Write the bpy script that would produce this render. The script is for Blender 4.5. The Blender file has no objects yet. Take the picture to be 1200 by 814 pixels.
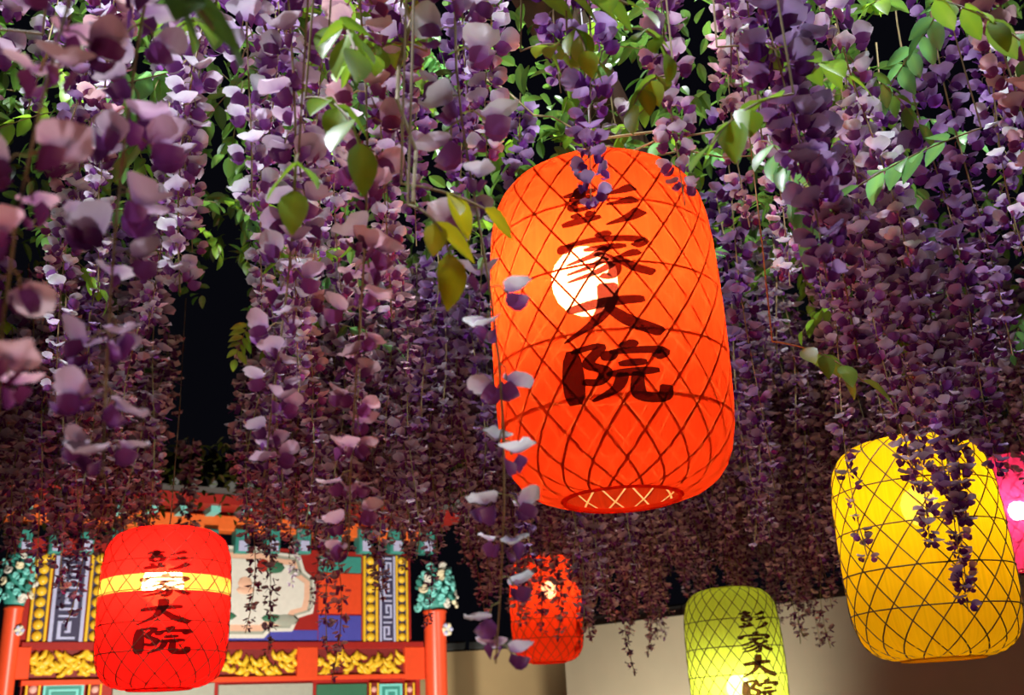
import bpy, math, random
from mathutils import Vector, Matrix, Euler

# ------------------------------------------------------------------ camera
scene = bpy.context.scene
col = scene.collection
F = 1200.0                                   # focal length in pixels of the 1200x814 frame
PITCH, ROLL = math.radians(20.6), math.radians(3.0)
CAM = Vector((0, 0, 1.6))
FWD = Vector((0, math.cos(PITCH), math.sin(PITCH)))
_u0 = Vector((0, -math.sin(PITCH), math.cos(PITCH)))
_r0 = Vector((1, 0, 0))
RGT = _r0 * math.cos(ROLL) - _u0 * math.sin(ROLL)
UPV = _u0 * math.cos(ROLL) + _r0 * math.sin(ROLL)
cd = bpy.data.cameras.new('camera')
cam = bpy.data.objects.new('camera', cd)
col.objects.link(cam)
cam.matrix_world = Matrix(((RGT.x, UPV.x, -FWD.x, CAM.x), (RGT.y, UPV.y, -FWD.y, CAM.y),
                           (RGT.z, UPV.z, -FWD.z, CAM.z), (0, 0, 0, 1)))
cd.sensor_width = 36
cd.lens = 36 * F / 1200
cd.clip_start = 0.05
cd.dof.use_dof = True
cd.dof.focus_distance = 1.9
cd.dof.aperture_fstop = 7.0
scene.camera = cam

# ------------------------------------------------------------------ world, lights, exposure
world = bpy.data.worlds.new('night_sky')
scene.world = world
world.use_nodes = True
world.node_tree.nodes['Background'].inputs['Color'].default_value = (0.35, 0.36, 0.6, 1)
world.node_tree.nodes['Background'].inputs['Strength'].default_value = 0.006


def lamp(name, kind, loc, target, power, color, **kw):
    d = bpy.data.lights.new(name, kind)
    d.energy = power
    d.color = color
    for k, v in kw.items():
        setattr(d, k, v)
    o = bpy.data.objects.new(name, d)
    col.objects.link(o)
    o.location = loc
    o.rotation_euler = (Vector(target) - Vector(loc)).to_track_quat('-Z', 'Y').to_euler()
    return o


# cool white floodlights mounted high over the vines, a warm one at the foot of the gate
lamp('flood_lamp', 'SPOT', (-0.95, 0.95, 3.85), (-0.6, 1.55, 2.3), 250, (0.86, 0.90, 1.0),
     spot_size=math.radians(112), spot_blend=0.7, shadow_soft_size=0.06)
lamp('flood_lamp', 'SPOT', (1.15, 1.15, 3.85), (0.9, 1.9, 2.3), 190, (0.86, 0.90, 1.0),
     spot_size=math.radians(112), spot_blend=0.7, shadow_soft_size=0.06)
lamp('flood_lamp', 'SPOT', (0.1, 2.1, 3.9), (0.1, 2.4, 2.3), 110, (0.88, 0.93, 1.0),
     spot_size=math.radians(112), spot_blend=0.7, shadow_soft_size=0.06)
# added warm fill points: one behind the photographer, others low between the lanterns
lamp('warm_fill', 'POINT', (-0.25, -0.3, 0.9), (0, 0, 0), 23, (1.0, 0.54, 0.44), shadow_soft_size=0.2)
lamp('warm_fill', 'POINT', (0.6, 3.9, 0.7), (0, 0, 0), 22, (1.0, 0.45, 0.27), shadow_soft_size=0.2)
lamp('warm_fill', 'POINT', (-0.7, 5.4, 0.8), (0, 0, 0), 22, (1.0, 0.42, 0.25), shadow_soft_size=0.2)
lamp('gate_lamp', 'SPOT', (-1.2, 5.4, 0.4), (-2.4, 8.7, 2.35), 850, (1.0, 0.93, 0.80),
     spot_size=math.radians(75), spot_blend=0.5, shadow_soft_size=0.15)
lamp('wall_fill', 'SPOT', (0.9, 7.8, 0.35), (0.9, 9.5, 1.9), 270, (1.0, 0.93, 0.78),  # unseen spot added to brighten the back wall
     spot_size=math.radians(112), spot_blend=0.9, shadow_soft_size=0.2)

vs = scene.view_settings
vs.view_transform = 'Standard'
vs.look = 'None'
vs.exposure = 0.0
vs.gamma = 1.0
vs.use_curve_mapping = False
scene.cycles.max_bounces = 7
scene.cycles.diffuse_bounces = 4
scene.cycles.transmission_bounces = 4
scene.cycles.transparent_max_bounces = 8
scene.cycles.sample_clamp_indirect = 4.0


# ------------------------------------------------------------------ helpers
def at(x, y, D):
    """point seen at photo pixel (x, y) at depth D along the view axis"""
    return CAM + D * (FWD + (x - 600) / F * RGT - (y - 407) / F * UPV)


def proj(q):
    d = Vector(q) - CAM
    D = d.dot(FWD)
    return 600 + F * d.dot(RGT) / D, 407 - F * d.dot(UPV) / D, D


class MB:
    """collects geometry for ONE mesh object"""

    def __init__(self):
        self.v, self.f, self.c, self.uv = [], [], [], {}

    def add(self, verts, faces, cols=None):
        b = len(self.v)
        self.v += [tuple(p) for p in verts]
        self.f += [tuple(i + b for i in fc) for fc in faces]
        if cols is not None:
            self.c += list(cols)
        return b

    def box(self, x0, x1, y0, y1, z0, z1, bev=0.0):
        if bev <= 0:
            vs_ = [(x, y, z) for x in (x0, x1) for y in (y0, y1) for z in (z0, z1)]
            self.add(vs_, [(0, 1, 3, 2), (4, 6, 7, 5), (0, 4, 5, 1), (2, 3, 7, 6), (0, 2, 6, 4), (1, 5, 7, 3)])
        else:   # front (low y) edges chamfered
            a, b = bev, y0 + bev
            vs_ = [(x0 + a, y0, z0 + a), (x1 - a, y0, z0 + a), (x1 - a, y0, z1 - a), (x0 + a, y0, z1 - a),
                   (x0, b, z0), (x1, b, z0), (x1, b, z1), (x0, b, z1),
                   (x0, y1, z0), (x1, y1, z0), (x1, y1, z1), (x0, y1, z1)]
            self.add(vs_, [(0, 1, 2, 3), (0, 4, 5, 1), (1, 5, 6, 2), (2, 6, 7, 3), (3, 7, 4, 0),
                           (4, 8, 9, 5), (5, 9, 10, 6), (6, 10, 11, 7), (7, 11, 8, 4), (8, 11, 10, 9)])

    def tube(self, pts, rad, n=5, cap=True, col_=None):
        pts = [Vector(p) for p in pts]
        m = len(pts)
        rads = rad if isinstance(rad, (list, tuple)) else [rad] * m
        vs_, fs = [], []
        for i, p in enumerate(pts):
            t = (pts[min(i + 1, m - 1)] - pts[max(i - 1, 0)])
            t = t.normalized() if t.length > 1e-9 else Vector((0, 0, 1))
            s = t.cross(Vector((0, 0, 1)))
            if s.length < 1e-3:
                s = Vector((1, 0, 0))
            s.normalize()
            w = t.cross(s)
            for k in range(n):
                a = 2 * math.pi * k / n
                vs_.append(p + (s * math.cos(a) + w * math.sin(a)) * rads[i])
        for i in range(m - 1):
            for k in range(n):
                k2 = (k + 1) % n
                fs.append((i * n + k, i * n + k2, (i + 1) * n + k2, (i + 1) * n + k))
        if cap:
            fs.append(tuple(range(n - 1, -1, -1)))
            fs.append(tuple((m - 1) * n + k for k in range(n)))
        self.add(vs_, fs, [col_] * len(vs_) if col_ else None)

    def lathe(self, prof, n=24, sx=1.0, sy=1.0, close=False):
        vs_, fs = [], []
        for r, z in prof:
            for k in range(n):
                a = 2 * math.pi * k / n
                vs_.append((r * math.cos(a) * sx, r * math.sin(a) * sy, z))
        for i in range(len(prof) - 1):
            for k in range(n):
                k2 = (k + 1) % n
                fs.append((i * n + k, i * n + k2, (i + 1) * n + k2, (i + 1) * n + k))
        if close:
            fs.append(tuple(range(n - 1, -1, -1)))
            fs.append(tuple((len(prof) - 1) * n + k for k in range(n)))
        self.add(vs_, fs)

    def ball(self, c, rx, ry, rz, n=8, m=5):
        prof = []
        vs_, fs = [], []
        for i in range(m + 1):
            th = math.pi * i / m
            for k in range(n):
                a = 2 * math.pi * k / n
                vs_.append((c[0] + rx * math.sin(th) * math.cos(a), c[1] + ry * math.sin(th) * math.sin(a), c[2] - rz * math.cos(th)))
        for i in range(m):
            for k in range(n):
                k2 = (k + 1) % n
                fs.append((i * n + k, i * n + k2, (i + 1) * n + k2, (i + 1) * n + k))
        self.add(vs_, fs)

    def torus(self, c, R, r, a0=0.0, a1=2 * math.pi, n=20, m=6, shrink=0.0):
        """ring in the x-z plane; shrink > 0 makes it a spiral"""
        pts = []
        for i in range(n + 1):
            t = i / n
            a = a0 + (a1 - a0) * t
            q = R * (1 - shrink * t)
            pts.append((c[0] + q * math.cos(a), c[1], c[2] + q * math.sin(a)))
        self.tube(pts, [r * (1 - 0.5 * shrink * i / n) for i in range(n + 1)], m)

    def mesh(self, name, mat, smooth=False):
        me = bpy.data.meshes.new(name)
        me.from_pydata(self.v, [], self.f)
        if self.c and len(self.c) == len(self.v):
            at_ = me.color_attributes.new('Col', 'FLOAT_COLOR', 'POINT')
            flat = []
            for c in self.c:
                flat += [c[0], c[1], c[2], 1.0]
            at_.data.foreach_set('color', flat)
        if mat is not None:
            me.materials.append(mat)
        if smooth:
            me.polygons.foreach_set('use_smooth', [True] * len(me.polygons))
        me.update()
        return me

    def build(self, name, mat, parent=None, smooth=False):
        return link(name, self.mesh(name, mat, smooth), parent)


def link(name, data, parent=None):
    o = bpy.data.objects.new(name, data)
    col.objects.link(o)
    if parent is not None:
        o.parent = parent
    return o


def tag(o, label=None, cat=None, group=None, kind=None):
    if label:
        o['label'] = label
    if cat:
        o['category'] = cat
    if group:
        o['group'] = group
    if kind:
        o['kind'] = kind
    return o


def thing(name, label, cat, loc=(0, 0, 0), rz=0.0, group=None):
    o = link(name, None)
    o.empty_display_size = 0.05
    o.location = loc
    o.rotation_euler = (0, 0, rz)
    return tag(o, label, cat, group)


# ------------------------------------------------------------------ materials
def new_mat(name):
    m = bpy.data.materials.new(name)
    m.use_nodes = True
    nt = m.node_tree
    nt.nodes.clear()
    out = nt.nodes.new('ShaderNodeOutputMaterial')
    return m, nt, out


def N(nt, kind, **inp):
    n = nt.nodes.new(kind)
    for k, v in inp.items():
        if hasattr(n, k) and k not in n.inputs:
            setattr(n, k, v)
        else:
            n.inputs[k].default_value = v
    return n


def paint(name, color, rough=0.5, var=0.15, scale=14.0, bump=0.0, spec=0.4, metallic=0.0):
    """lacquer, plaster, wood: base colour with noise variation"""
    m, nt, out = new_mat(name)
    L = nt.links.new
    tc = N(nt, 'ShaderNodeTexCoord')
    no = N(nt, 'ShaderNodeTexNoise', Scale=scale, Detail=5.0)
    L(tc.outputs['Object'], no.inputs['Vector'])
    mx = nt.nodes.new('ShaderNodeMixRGB')
    mx.inputs[1].default_value = (*[c * (1 - var) for c in color], 1)
    mx.inputs[2].default_value = (*[min(1, c * (1 + var)) for c in color], 1)
    L(no.outputs['Fac'], mx.inputs[0])
    b = N(nt, 'ShaderNodeBsdfPrincipled', Roughness=rough, Metallic=metallic)
    b.inputs['Specular IOR Level'].default_value = spec
    L(mx.outputs[0], b.inputs['Base Color'])
    if bump > 0:
        bp = N(nt, 'ShaderNodeBump', Strength=bump, Distance=0.01)
        L(no.outputs['Fac'], bp.inputs['Height'])
        L(bp.outputs[0], b.inputs['Normal'])
    L(b.outputs[0], out.inputs['Surface'])
    return m


def foliage(name, transl=0.35, gloss=0.0, var=0.25):
    """thin fabric petal / leaf: colour attribute times the object's own tint"""
    m, nt, out = new_mat(name)
    L = nt.links.new
    ca = N(nt, 'ShaderNodeVertexColor')
    ca.layer_name = 'Col'
    oi = N(nt, 'ShaderNodeObjectInfo')
    mx = nt.nodes.new('ShaderNodeMixRGB')
    mx.blend_type = 'MULTIPLY'
    mx.inputs[0].default_value = 1.0
    L(ca.outputs[0], mx.inputs[1])
    L(oi.outputs['Color'], mx.inputs[2])
    hs = N(nt, 'ShaderNodeHueSaturation')
    mr = N(nt, 'ShaderNodeMapRange')
    mr.inputs['To Min'].default_value = 1 - var
    mr.inputs['To Max'].default_value = 1 + var
    L(oi.outputs['Random'], mr.inputs['Value'])
    L(mr.outputs[0], hs.inputs['Value'])
    L(mx.outputs[0], hs.inputs['Color'])
    d = N(nt, 'ShaderNodeBsdfDiffuse')
    t = N(nt, 'ShaderNodeBsdfTranslucent')
    L(hs.outputs[0], d.inputs['Color'])
    L(hs.outputs[0], t.inputs['Color'])
    ms = N(nt, 'ShaderNodeMixShader')
    ms.inputs[0].default_value = transl
    L(d.outputs[0], ms.inputs[1])
    L(t.outputs[0], ms.inputs[2])
    sh = ms
    if gloss > 0:
        g = N(nt, 'ShaderNodeBsdfGlossy', Roughness=0.35)
        m2 = N(nt, 'ShaderNodeMixShader')
        m2.inputs[0].default_value = gloss
        L(ms.outputs[0], m2.inputs[1])
        L(g.outputs[0], m2.inputs[2])
        sh = m2
    L(sh.outputs[0], out.inputs['Surface'])
    return m


def fabric(name, color, tint, clear, transl=0.6):
    """lantern cloth: fine vertical threads, lets the bulb shine through"""
    m, nt, out = new_mat(name)
    L = nt.links.new
    uv = N(nt, 'ShaderNodeUVMap')
    mp = N(nt, 'ShaderNodeMapping')
    mp.inputs['Scale'].default_value = (190, 5, 1)
    L(uv.outputs[0], mp.inputs['Vector'])
    no = N(nt, 'ShaderNodeTexNoise', Scale=1.0, Detail=3.0)
    L(mp.outputs[0], no.inputs['Vector'])
    mx = nt.nodes.new('ShaderNodeMixRGB')
    mx.inputs[1].default_value = (*[c * 0.72 for c in color], 1)
    mx.inputs[2].default_value = (*[min(1, c * 1.15) for c in color], 1)
    L(no.outputs['Fac'], mx.inputs[0])
    d = N(nt, 'ShaderNodeBsdfDiffuse')
    t = N(nt, 'ShaderNodeBsdfTranslucent')
    L(mx.outputs[0], d.inputs['Color'])
    L(mx.outputs[0], t.inputs['Color'])
    ms = N(nt, 'ShaderNodeMixShader')
    ms.inputs[0].default_value = transl
    L(d.outputs[0], ms.inputs[1])
    L(t.outputs[0], ms.inputs[2])
    tr = N(nt, 'ShaderNodeBsdfTransparent', Color=(*tint, 1))
    m2 = N(nt, 'ShaderNodeMixShader')
    m2.inputs[0].default_value = clear
    L(ms.outputs[0], m2.inputs[1])
    L(tr.outputs[0], m2.inputs[2])
    L(m2.outputs[0], out.inputs['Surface'])
    return m


def glow(name, color, strength):
    m, nt, out = new_mat(name)
    e = N(nt, 'ShaderNodeEmission', Color=(*color, 1), Strength=strength)
    nt.links.new(e.outputs[0], out.inputs['Surface'])
    return m


M_petal = foliage('petal_fabric', 0.30)
M_leaf = foliage('leaf_fabric', 0.42, 0.06)
M_stem = paint('stem_fibre', (0.30, 0.22, 0.09), 0.7, 0.3, 60)
M_twig = paint('twig_bark', (0.12, 0.075, 0.04), 0.8, 0.3, 40, 0.3)
M_beam = paint('beam_timber', (0.075, 0.035, 0.022), 0.6, 0.35, 20, 0.2)
M_bamboo = paint('bamboo_strip', (0.72, 0.50, 0.20), 0.55, 0.25, 30)
M_bamboo_silhouette = paint('bamboo_strip_silhouette', (0.085, 0.05, 0.02), 0.6, 0.25, 30)  # bamboo darkened so outer strips read as silhouettes on the lit cloth

M_cord = paint('white_cord', (0.55, 0.53, 0.55), 0.6, 0.1, 30)
M_socket = paint('lamp_socket', (0.05, 0.05, 0.05), 0.5, 0.1, 30)
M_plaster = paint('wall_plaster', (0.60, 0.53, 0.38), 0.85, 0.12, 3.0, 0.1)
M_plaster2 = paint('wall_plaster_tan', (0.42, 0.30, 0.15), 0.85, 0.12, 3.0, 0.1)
M_stone = paint('paving_stone', (0.16, 0.15, 0.14), 0.8, 0.25, 4.0, 0.2)
M_tile = paint('grey_roof_tile', (0.07, 0.075, 0.075), 0.7, 0.25, 9.0, 0.2)

M_ink = fabric('brush_ink', (0.055, 0.014, 0.014), (0.55, 0.25, 0.28), 0.10, 0.4)

# ------------------------------------------------------------------ setting: floor and walls
b = MB()
b.box(-9, 9, -3, 14, -0.2, 0.0)
tag(b.build('floor', M_stone), kind='structure')


def wall(name, p, q, h, mat, thick=0.24, coping=True):
    p, q = Vector(p), Vector(q)
    d = q - p
    o = MB()
    o.box(0, d.length, 0, thick, 0, h)
    w = o.build(name, mat)
    w.location = (p.x, p.y, 0)
    w.rotation_euler = (0, 0, math.atan2(d.y, d.x))
    tag(w, kind='structure')
    if coping:
        n = int(d.length / 0.30)
        cm = MB()
        cm.lathe([(0.085, -0.15), (0.085, 0.15)], 8, close=True)
        cme = cm.mesh('coping_tile', M_tile)
        for i in range(n):
            t = link('coping_tile', cme, w)
            t.location = ((i + 0.5) * d.length / n, thick / 2, h + 0.03)
            t.rotation_euler = (0, math.pi / 2, 0)
    return w


wa = at(663, 790, 9.6)
wb = at(1330, 760, 7.0)
wall('wall_back', (wa.x, wa.y), (wb.x, wb.y), 2.50, M_plaster)
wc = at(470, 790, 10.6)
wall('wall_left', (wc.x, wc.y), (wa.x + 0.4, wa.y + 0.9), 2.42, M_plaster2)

# ------------------------------------------------------------------ lanterns
PROF = [(0.095, -.290), (.118, -.287), (.140, -.279), (.160, -.265), (.175, -.246), (.186, -.220), (.193, -.185),
        (.197, -.14), (.199, -.07), (.200, 0), (.199, .07), (.197, .14), (.193, .185), (.186, .220), (.175, .246),
        (.160, .265), (.140, .279), (.115, .287), (.085, .290)]


def prof_r(z):
    for (r0, z0), (r1, z1) in zip(PROF, PROF[1:]):
        if z0 <= z <= z1:
            return r0 + (r1 - r0) * (z - z0) / (z1 - z0)
    return PROF[-1][0]


# arc-length table so that the bamboo helices run evenly over the shoulders
_arc = [0.0]
for (r0, z0), (r1, z1) in zip(PROF, PROF[1:]):
    _arc.append(_arc[-1] + math.hypot(r1 - r0, z1 - z0))


def prof_s(s):
    s *= _arc[-1]
    for i in range(len(PROF) - 1):
        if s <= _arc[i + 1] + 1e-9:
            t = (s - _arc[i]) / (_arc[i + 1] - _arc[i])
            return (PROF[i][0] + t * (PROF[i + 1][0] - PROF[i][0]), PROF[i][1] + t * (PROF[i + 1][1] - PROF[i][1]))
    return PROF[-1]


def strip_mesh(sign, off, width=0.0036):
    m = MB()
    n = 26
    ring = []
    for i in range(n + 1):
        s = i / n
        r, z = prof_s(s)
        th = sign * math.radians(150) * (s - 0.5)
        w = width / max(r, 0.05)
        for dr, dt in ((off, -w / 2), (off, w / 2), (off - 0.0014, w / 2), (off - 0.0014, -w / 2)):
            ring.append(((r + dr) * math.cos(th + dt), (r + dr) * math.sin(th + dt), z))
    fs = []
    for i in range(n):
        for k in range(4):
            k2 = (k + 1) % 4
            fs.append((i * 4 + k, i * 4 + k2, (i + 1) * 4 + k2, (i + 1) * 4 + k))
    m.add(ring, fs)
    return m


def hoop_mesh(r, z, rad, n=36):
    m = MB()
    pts = [(r * math.cos(2 * math.pi * i / n), r * math.sin(2 * math.pi * i / n), z) for i in range(n + 1)]
    m.tube(pts, rad, 5, cap=False)
    return m


_cache = {}


def cached(key, fn):
    if key not in _cache:
        _cache[key] = fn()
    return _cache[key]


def cover_mesh(name, mat, z0, z1):
    """a turned piece of lantern cloth between two heights, with a UV for its threads"""
    def _m():
        rows = [(r, z) for r, z in PROF if z0 < z < z1]
        rows = [(prof_r(z0), z0)] + rows + [(prof_r(z1), z1)]
        m = MB()
        n = 56
        vs_, fs = [], []
        for r, z in rows:
            for k in range(n):
                a = 2 * math.pi * k / n
                vs_.append((r * math.cos(a), r * math.sin(a), z))
        for i in range(len(rows) - 1):
            for k in range(n):
                k2 = (k + 1) % n
                fs.append((i * n + k, i * n + k2, (i + 1) * n + k2, (i + 1) * n + k))
        m.add(vs_, fs)
        me = m.mesh(name, mat, True)
        uv = me.uv_layers.new(name='UVMap')
        for p in me.polygons:
            k0 = min(me.loops[l].vertex_index % n for l in p.loop_indices)
            wrap = any(me.loops[l].vertex_index % n == n - 1 for l in p.loop_indices) and k0 == 0
            for l in p.loop_indices:
                k = me.loops[l].vertex_index % n
                if wrap and k == 0:
                    k = n
                uv.data[l].uv = (k / n, me.vertices[me.loops[l].vertex_index].co.z)
        return me
    return _m()


# brush strokes in a unit square, x right, y up: (points, start width, end width)
GLYPHS = {
    'peng': [([(.06, .84), (.46, .90)], .07, .09), ([(.27, 1.02), (.26, .72)], .10, .08), ([(.13, .71), (.43, .75)], .07, .08),
             ([(.15, .62), (.19, .42)], .08, .07), ([(.16, .61), (.42, .64), (.38, .43)], .06, .09), ([(.18, .43), (.39, .46)], .06, .06),
             ([(.17, .35), (.23, .23)], .07, .06), ([(.40, .37), (.33, .24)], .08, .05), ([(.02, .12), (.50, .21)], .10, .08),
             ([(.93, .97), (.78, .86), (.57, .76)], .13, .03), ([(.94, .66), (.80, .57), (.57, .50)], .13, .03),
             ([(1.0, .37), (.82, .16), (.55, .0)], .14, .03)],
    'jia': [([(.47, 1.04), (.54, .92)], .11, .10), ([(.10, .86), (.05, .66)], .12, .08), ([(.10, .83), (.5, .87), (.92, .84), (.82, .68)], .07, .09),
            ([(.28, .66), (.74, .70)], .07, .08), ([(.54, .68), (.36, .50), (.08, .38)], .09, .03),
            ([(.40, .56), (.55, .42), (.60, .20), (.54, .02), (.44, .07)], .07, .08), ([(.52, .44), (.34, .27), (.08, .17)], .07, .03),
            ([(.58, .30), (.38, .12), (.08, .0)], .08, .03), ([(.88, .58), (.64, .44)], .10, .04), ([(.60, .46), (.80, .22), (1.02, .10)], .06, .12)],
    'da': [([(.08, .58), (.45, .66), (.86, .71)], .10, .10), ([(.50, 1.03), (.48, .64), (.34, .30), (.02, .0)], .15, .03),
           ([(.48, .58), (.70, .28), (1.02, .08)], .07, .14)],
    'yuan': [([(.09, .96), (.09, .0)], .11, .14), ([(.09, .92), (.38, .96), (.25, .68), (.41, .52), (.34, .34), (.18, .38)], .07, .08),
             ([(.62, 1.03), (.69, .91)], .11, .11), ([(.47, .87), (.44, .69)], .11, .08), ([(.46, .84), (.98, .87), (.90, .73)], .07, .09),
             ([(.54, .62), (.82, .66)], .07, .08), ([(.42, .45), (.94, .51)], .08, .08), ([(.58, .47), (.50, .20), (.26, .02)], .09, .04),
             ([(.72, .48), (.71, .14), (.79, .04), (.97, .06), (1.0, .26)], .09, .10)],
}


def smooth_path(pts, n=6):
    if len(pts) == 2:
        return [(pts[0][0] + (pts[1][0] - pts[0][0]) * i / n, pts[0][1] + (pts[1][1] - pts[0][1]) * i / n) for i in range(n + 1)]
    out = []
    ext = [pts[0]] + list(pts) + [pts[-1]]
    for j in range(1, len(ext) - 2):
        p0, p1, p2, p3 = ext[j - 1:j + 3]
        for i in range(n):
            t = i / n
            out.append(tuple(0.5 * (2 * p1[k] + (p2[k] - p0[k]) * t + (2 * p0[k] - 5 * p1[k] + 4 * p2[k] - p3[k]) * t * t
                                    + (3 * p1[k] - p0[k] - 3 * p2[k] + p3[k]) * t ** 3) for k in (0, 1)))
    out.append(pts[-1])
    return out


def glyph_mesh(key, ztop, h, w, zs):
    """brush strokes painted on the turned cloth (local +X faces the reader)"""
    m = MB()
    for pts, w0, w1 in GLYPHS[key]:
        path = smooth_path(pts)
        n = len(path)
        vs_, fs = [], []
        for i, (x, y) in enumerate(path):
            a, c = path[max(i - 1, 0)], path[min(i + 1, n - 1)]
            tx, ty = c[0] - a[0], c[1] - a[1]
            l = math.hypot(tx, ty) or 1
            t = i / (n - 1)
            wd = (w0 + (w1 - w0) * t) * 0.80 * (0.85 + 0.3 * math.sin(math.pi * t)) * (0.7 if i in (0, n - 1) else 1.0)
            for s in (-1, 1):
                gx, gy = x - ty / l * wd * s, y + tx / l * wd * s
                z = ztop - h + gy * h
                r = prof_r(max(-.28, min(.28, z))) + 0.0012
                th = (gx - 0.5) * w / 0.19
                vs_.append((r * math.cos(th), r * math.sin(th), z))
            if i:
                fs.append((2 * i - 2, 2 * i - 1, 2 * i + 1, 2 * i))
        m.add(vs_, fs)
    return m


GLYPH_ROWS = [('peng', .176, .072, .128), ('jia', .089, .076, .140), ('da', .001, .086, .148), ('yuan', -.095, .088, .150)]


def lantern(name, label, pos, R, zs, mat, strip_mat, inside, bulb, bulb_mat, cord_top, text_turn=None, band=None, rings=(-.17, -.07, .04, .15), bulb_r=0.045, nstrip=20):
    """woven bamboo cage with a cloth skin; pos is the centre of the lantern"""
    root = thing(name, label, 'lantern', (pos[0], pos[1], pos[2] - 0.29 * zs))
    facing = math.atan2(-pos[1], -pos[0])
    root.rotation_euler = (0, 0, facing)
    k = R / 0.2
    S = (k, k, zs)
    up = 0.29 * zs
    off = -0.0010 if inside else 0.0022

    def part(nm, me, rz=0.0, z=0.0):
        o = link(nm, me, root)
        o.location = (0, 0, up + z)
        o.scale = S
        o.rotation_euler = (0, 0, rz)
        return o
    if band:
        part('fabric_cover', cover_mesh('fabric_cover', mat, -.290, band[0]))
        part('fabric_cover', cover_mesh('fabric_cover', mat, band[1], .290))
        tag(part('sheer_band', cover_mesh('sheer_band', band[2], band[0], band[1])), 'sheer pale yellow band glowing in the middle')
    else:
        part('fabric_cover', cover_mesh('fabric_cover', mat, -.290, .290))
    for sg in (-1, 1):
        me = cached(('strip', sg, inside, strip_mat.name), lambda: strip_mesh(sg, off + (0.0007 if sg > 0 else 0)).mesh('bamboo_strip', strip_mat))
        for i in range(nstrip):
            part('bamboo_strip', me, 2 * math.pi * (i + 0.5 * (sg > 0)) / nstrip)
    for z in rings:
        part('bamboo_ring', hoop_mesh(prof_r(z) + off - 0.0012, z, 0.0018).mesh('bamboo_ring', strip_mat))
    part('rim_hoop', cached(('rim', 0, mat.name), lambda: hoop_mesh(0.095, -.289, 0.005).mesh('rim_hoop', mat)))
    part('rim_hoop', cached(('rim', 1, mat.name), lambda: hoop_mesh(0.085, .289, 0.005).mesh('rim_hoop', mat)))
    # bulb with its socket, hanging on the flex inside
    bm = cached(('bulb', bulb_mat.name, bulb_r), lambda: _bulb(bulb_r, bulb_mat))
    bo = link('bulb', bm, root)
    lx, ly, lz = bulb
    bo.location = (lx, ly, up + lz)
    so = MB()
    so.lathe([(0.0165, bulb_r * 0.9), (0.019, bulb_r + 0.012), (0.019, bulb_r + 0.045), (0.008, bulb_r + 0.05)], 10, close=True)
    s = so.build('socket', M_socket, root)
    s.location = bo.location
    cb = MB()
    top = cord_top - (pos[2] - up)
    cb.tube([(lx, ly, up + lz + bulb_r + 0.045), (lx * .3, ly * .3, up * 2 * 0.97), (0, 0, up * 2 + 0.05), (0, 0.004, up * 2 + (top - up * 2) * .5), (0, 0, top)], 0.0022, 5)
    cb.build('hanging_cord', M_cord if text_turn == 0.03 else M_twig, root)
    if text_turn is not None:
        for key, zt, h, w in GLYPH_ROWS:
            me = cached(('glyph', key), lambda: glyph_mesh(key, zt, h, w, zs).mesh('painted_character', M_ink))
            part('painted_character', me, text_turn)
    return root


def _bulb(r, mat):
    m = MB()
    m.ball((0, 0, 0), r, r, r * 1.05, 14, 9)
    return m.mesh('bulb', mat, True)


WARM = (1.0, 0.80, 0.52)
M_red = fabric('red_lantern_cloth', (0.97, 0.062, 0.010), (1.0, 0.40, 0.20), 0.17, 0.62)
M_red2 = fabric('scarlet_lantern_cloth', (0.95, 0.010, 0.008), (1.0, 0.40, 0.12), 0.004, 0.62)
M_orange = fabric('vermilion_lantern_cloth', (0.95, 0.055, 0.010), (1.0, 0.6, 0.4), 0.06, 0.62)
M_yellow = fabric('yellow_lantern_cloth', (0.92, 0.55, 0.005), (1.0, 0.85, 0.4), 0.008, 0.62)
M_green = fabric('lime_lantern_cloth', (0.70, 0.65, 0.06), (0.9, 1.0, 0.9), 0.02, 0.62)
M_pink = fabric('pink_lantern_cloth', (0.95, 0.045, 0.16), (1.0, 0.7, 0.9), 0.10, 0.62)
M_sheer = fabric('sheer_band_cloth', (0.95, 0.60, 0.10), (1.0, 0.85, 0.45), 0.60, 0.7)

LANT = {}


def hang(key, name, label, px, py, D, R, zs, *a, **k):
    c = at(px, py, D)
    LANT[key] = (c, R, zs)
    return lantern(name, label, c, R, zs, *a, **k)


hang('big', 'lantern', 'large orange-red cloth lantern with four black characters hanging under the wisteria', 712, 389, 1.72, 0.195, 0.98,
     M_red, M_bamboo, True, (0.06, -0.03, 0.070), glow('warm_bulb', WARM, 66), 3.10, text_turn=0.03, bulb_r=0.056)
hang('scarlet', 'lantern', 'scarlet cloth lantern with a glowing yellow middle band hanging before the painted gate', 193, 712, 3.15, 0.195, 0.82,
     M_red2, M_bamboo_silhouette, False, (0.06, -0.01, 0.062), glow('warm_bulb', WARM, 60), 3.05, text_turn=-0.02, band=(0.035, 0.095, M_sheer), bulb_r=0.062, nstrip=18)
hang('small', 'lantern', 'small vermilion lantern speckled by flowers hanging beyond the big lantern', 640, 713, 5.6, 0.197, 0.97,
     M_orange, M_bamboo_silhouette, False, (0.0, 0.02, 0.10), glow('warm_bulb', WARM, 60), 3.15)
hang('yellow', 'lantern', 'bright yellow lantern in a silhouetted diamond bamboo cage with blossoms before it', 1081, 641, 2.5, 0.197, 0.90,
     M_yellow, M_bamboo_silhouette, False, (0.0, 0.01, 0.10), glow('soft_bulb', (1.0, 0.86, 0.6), 46), 3.10, nstrip=18)
hang('green', 'lantern', 'lime green lantern with black characters and a cool white bulb', 862, 772, 4.2, 0.197, 0.97,
     M_green, M_bamboo_silhouette, False, (0.095, 0.0, -0.115), glow('cool_bulb', (0.80, 1.0, 0.88), 52), 3.05, bulb_r=0.05, text_turn=0.46, nstrip=22)
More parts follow.
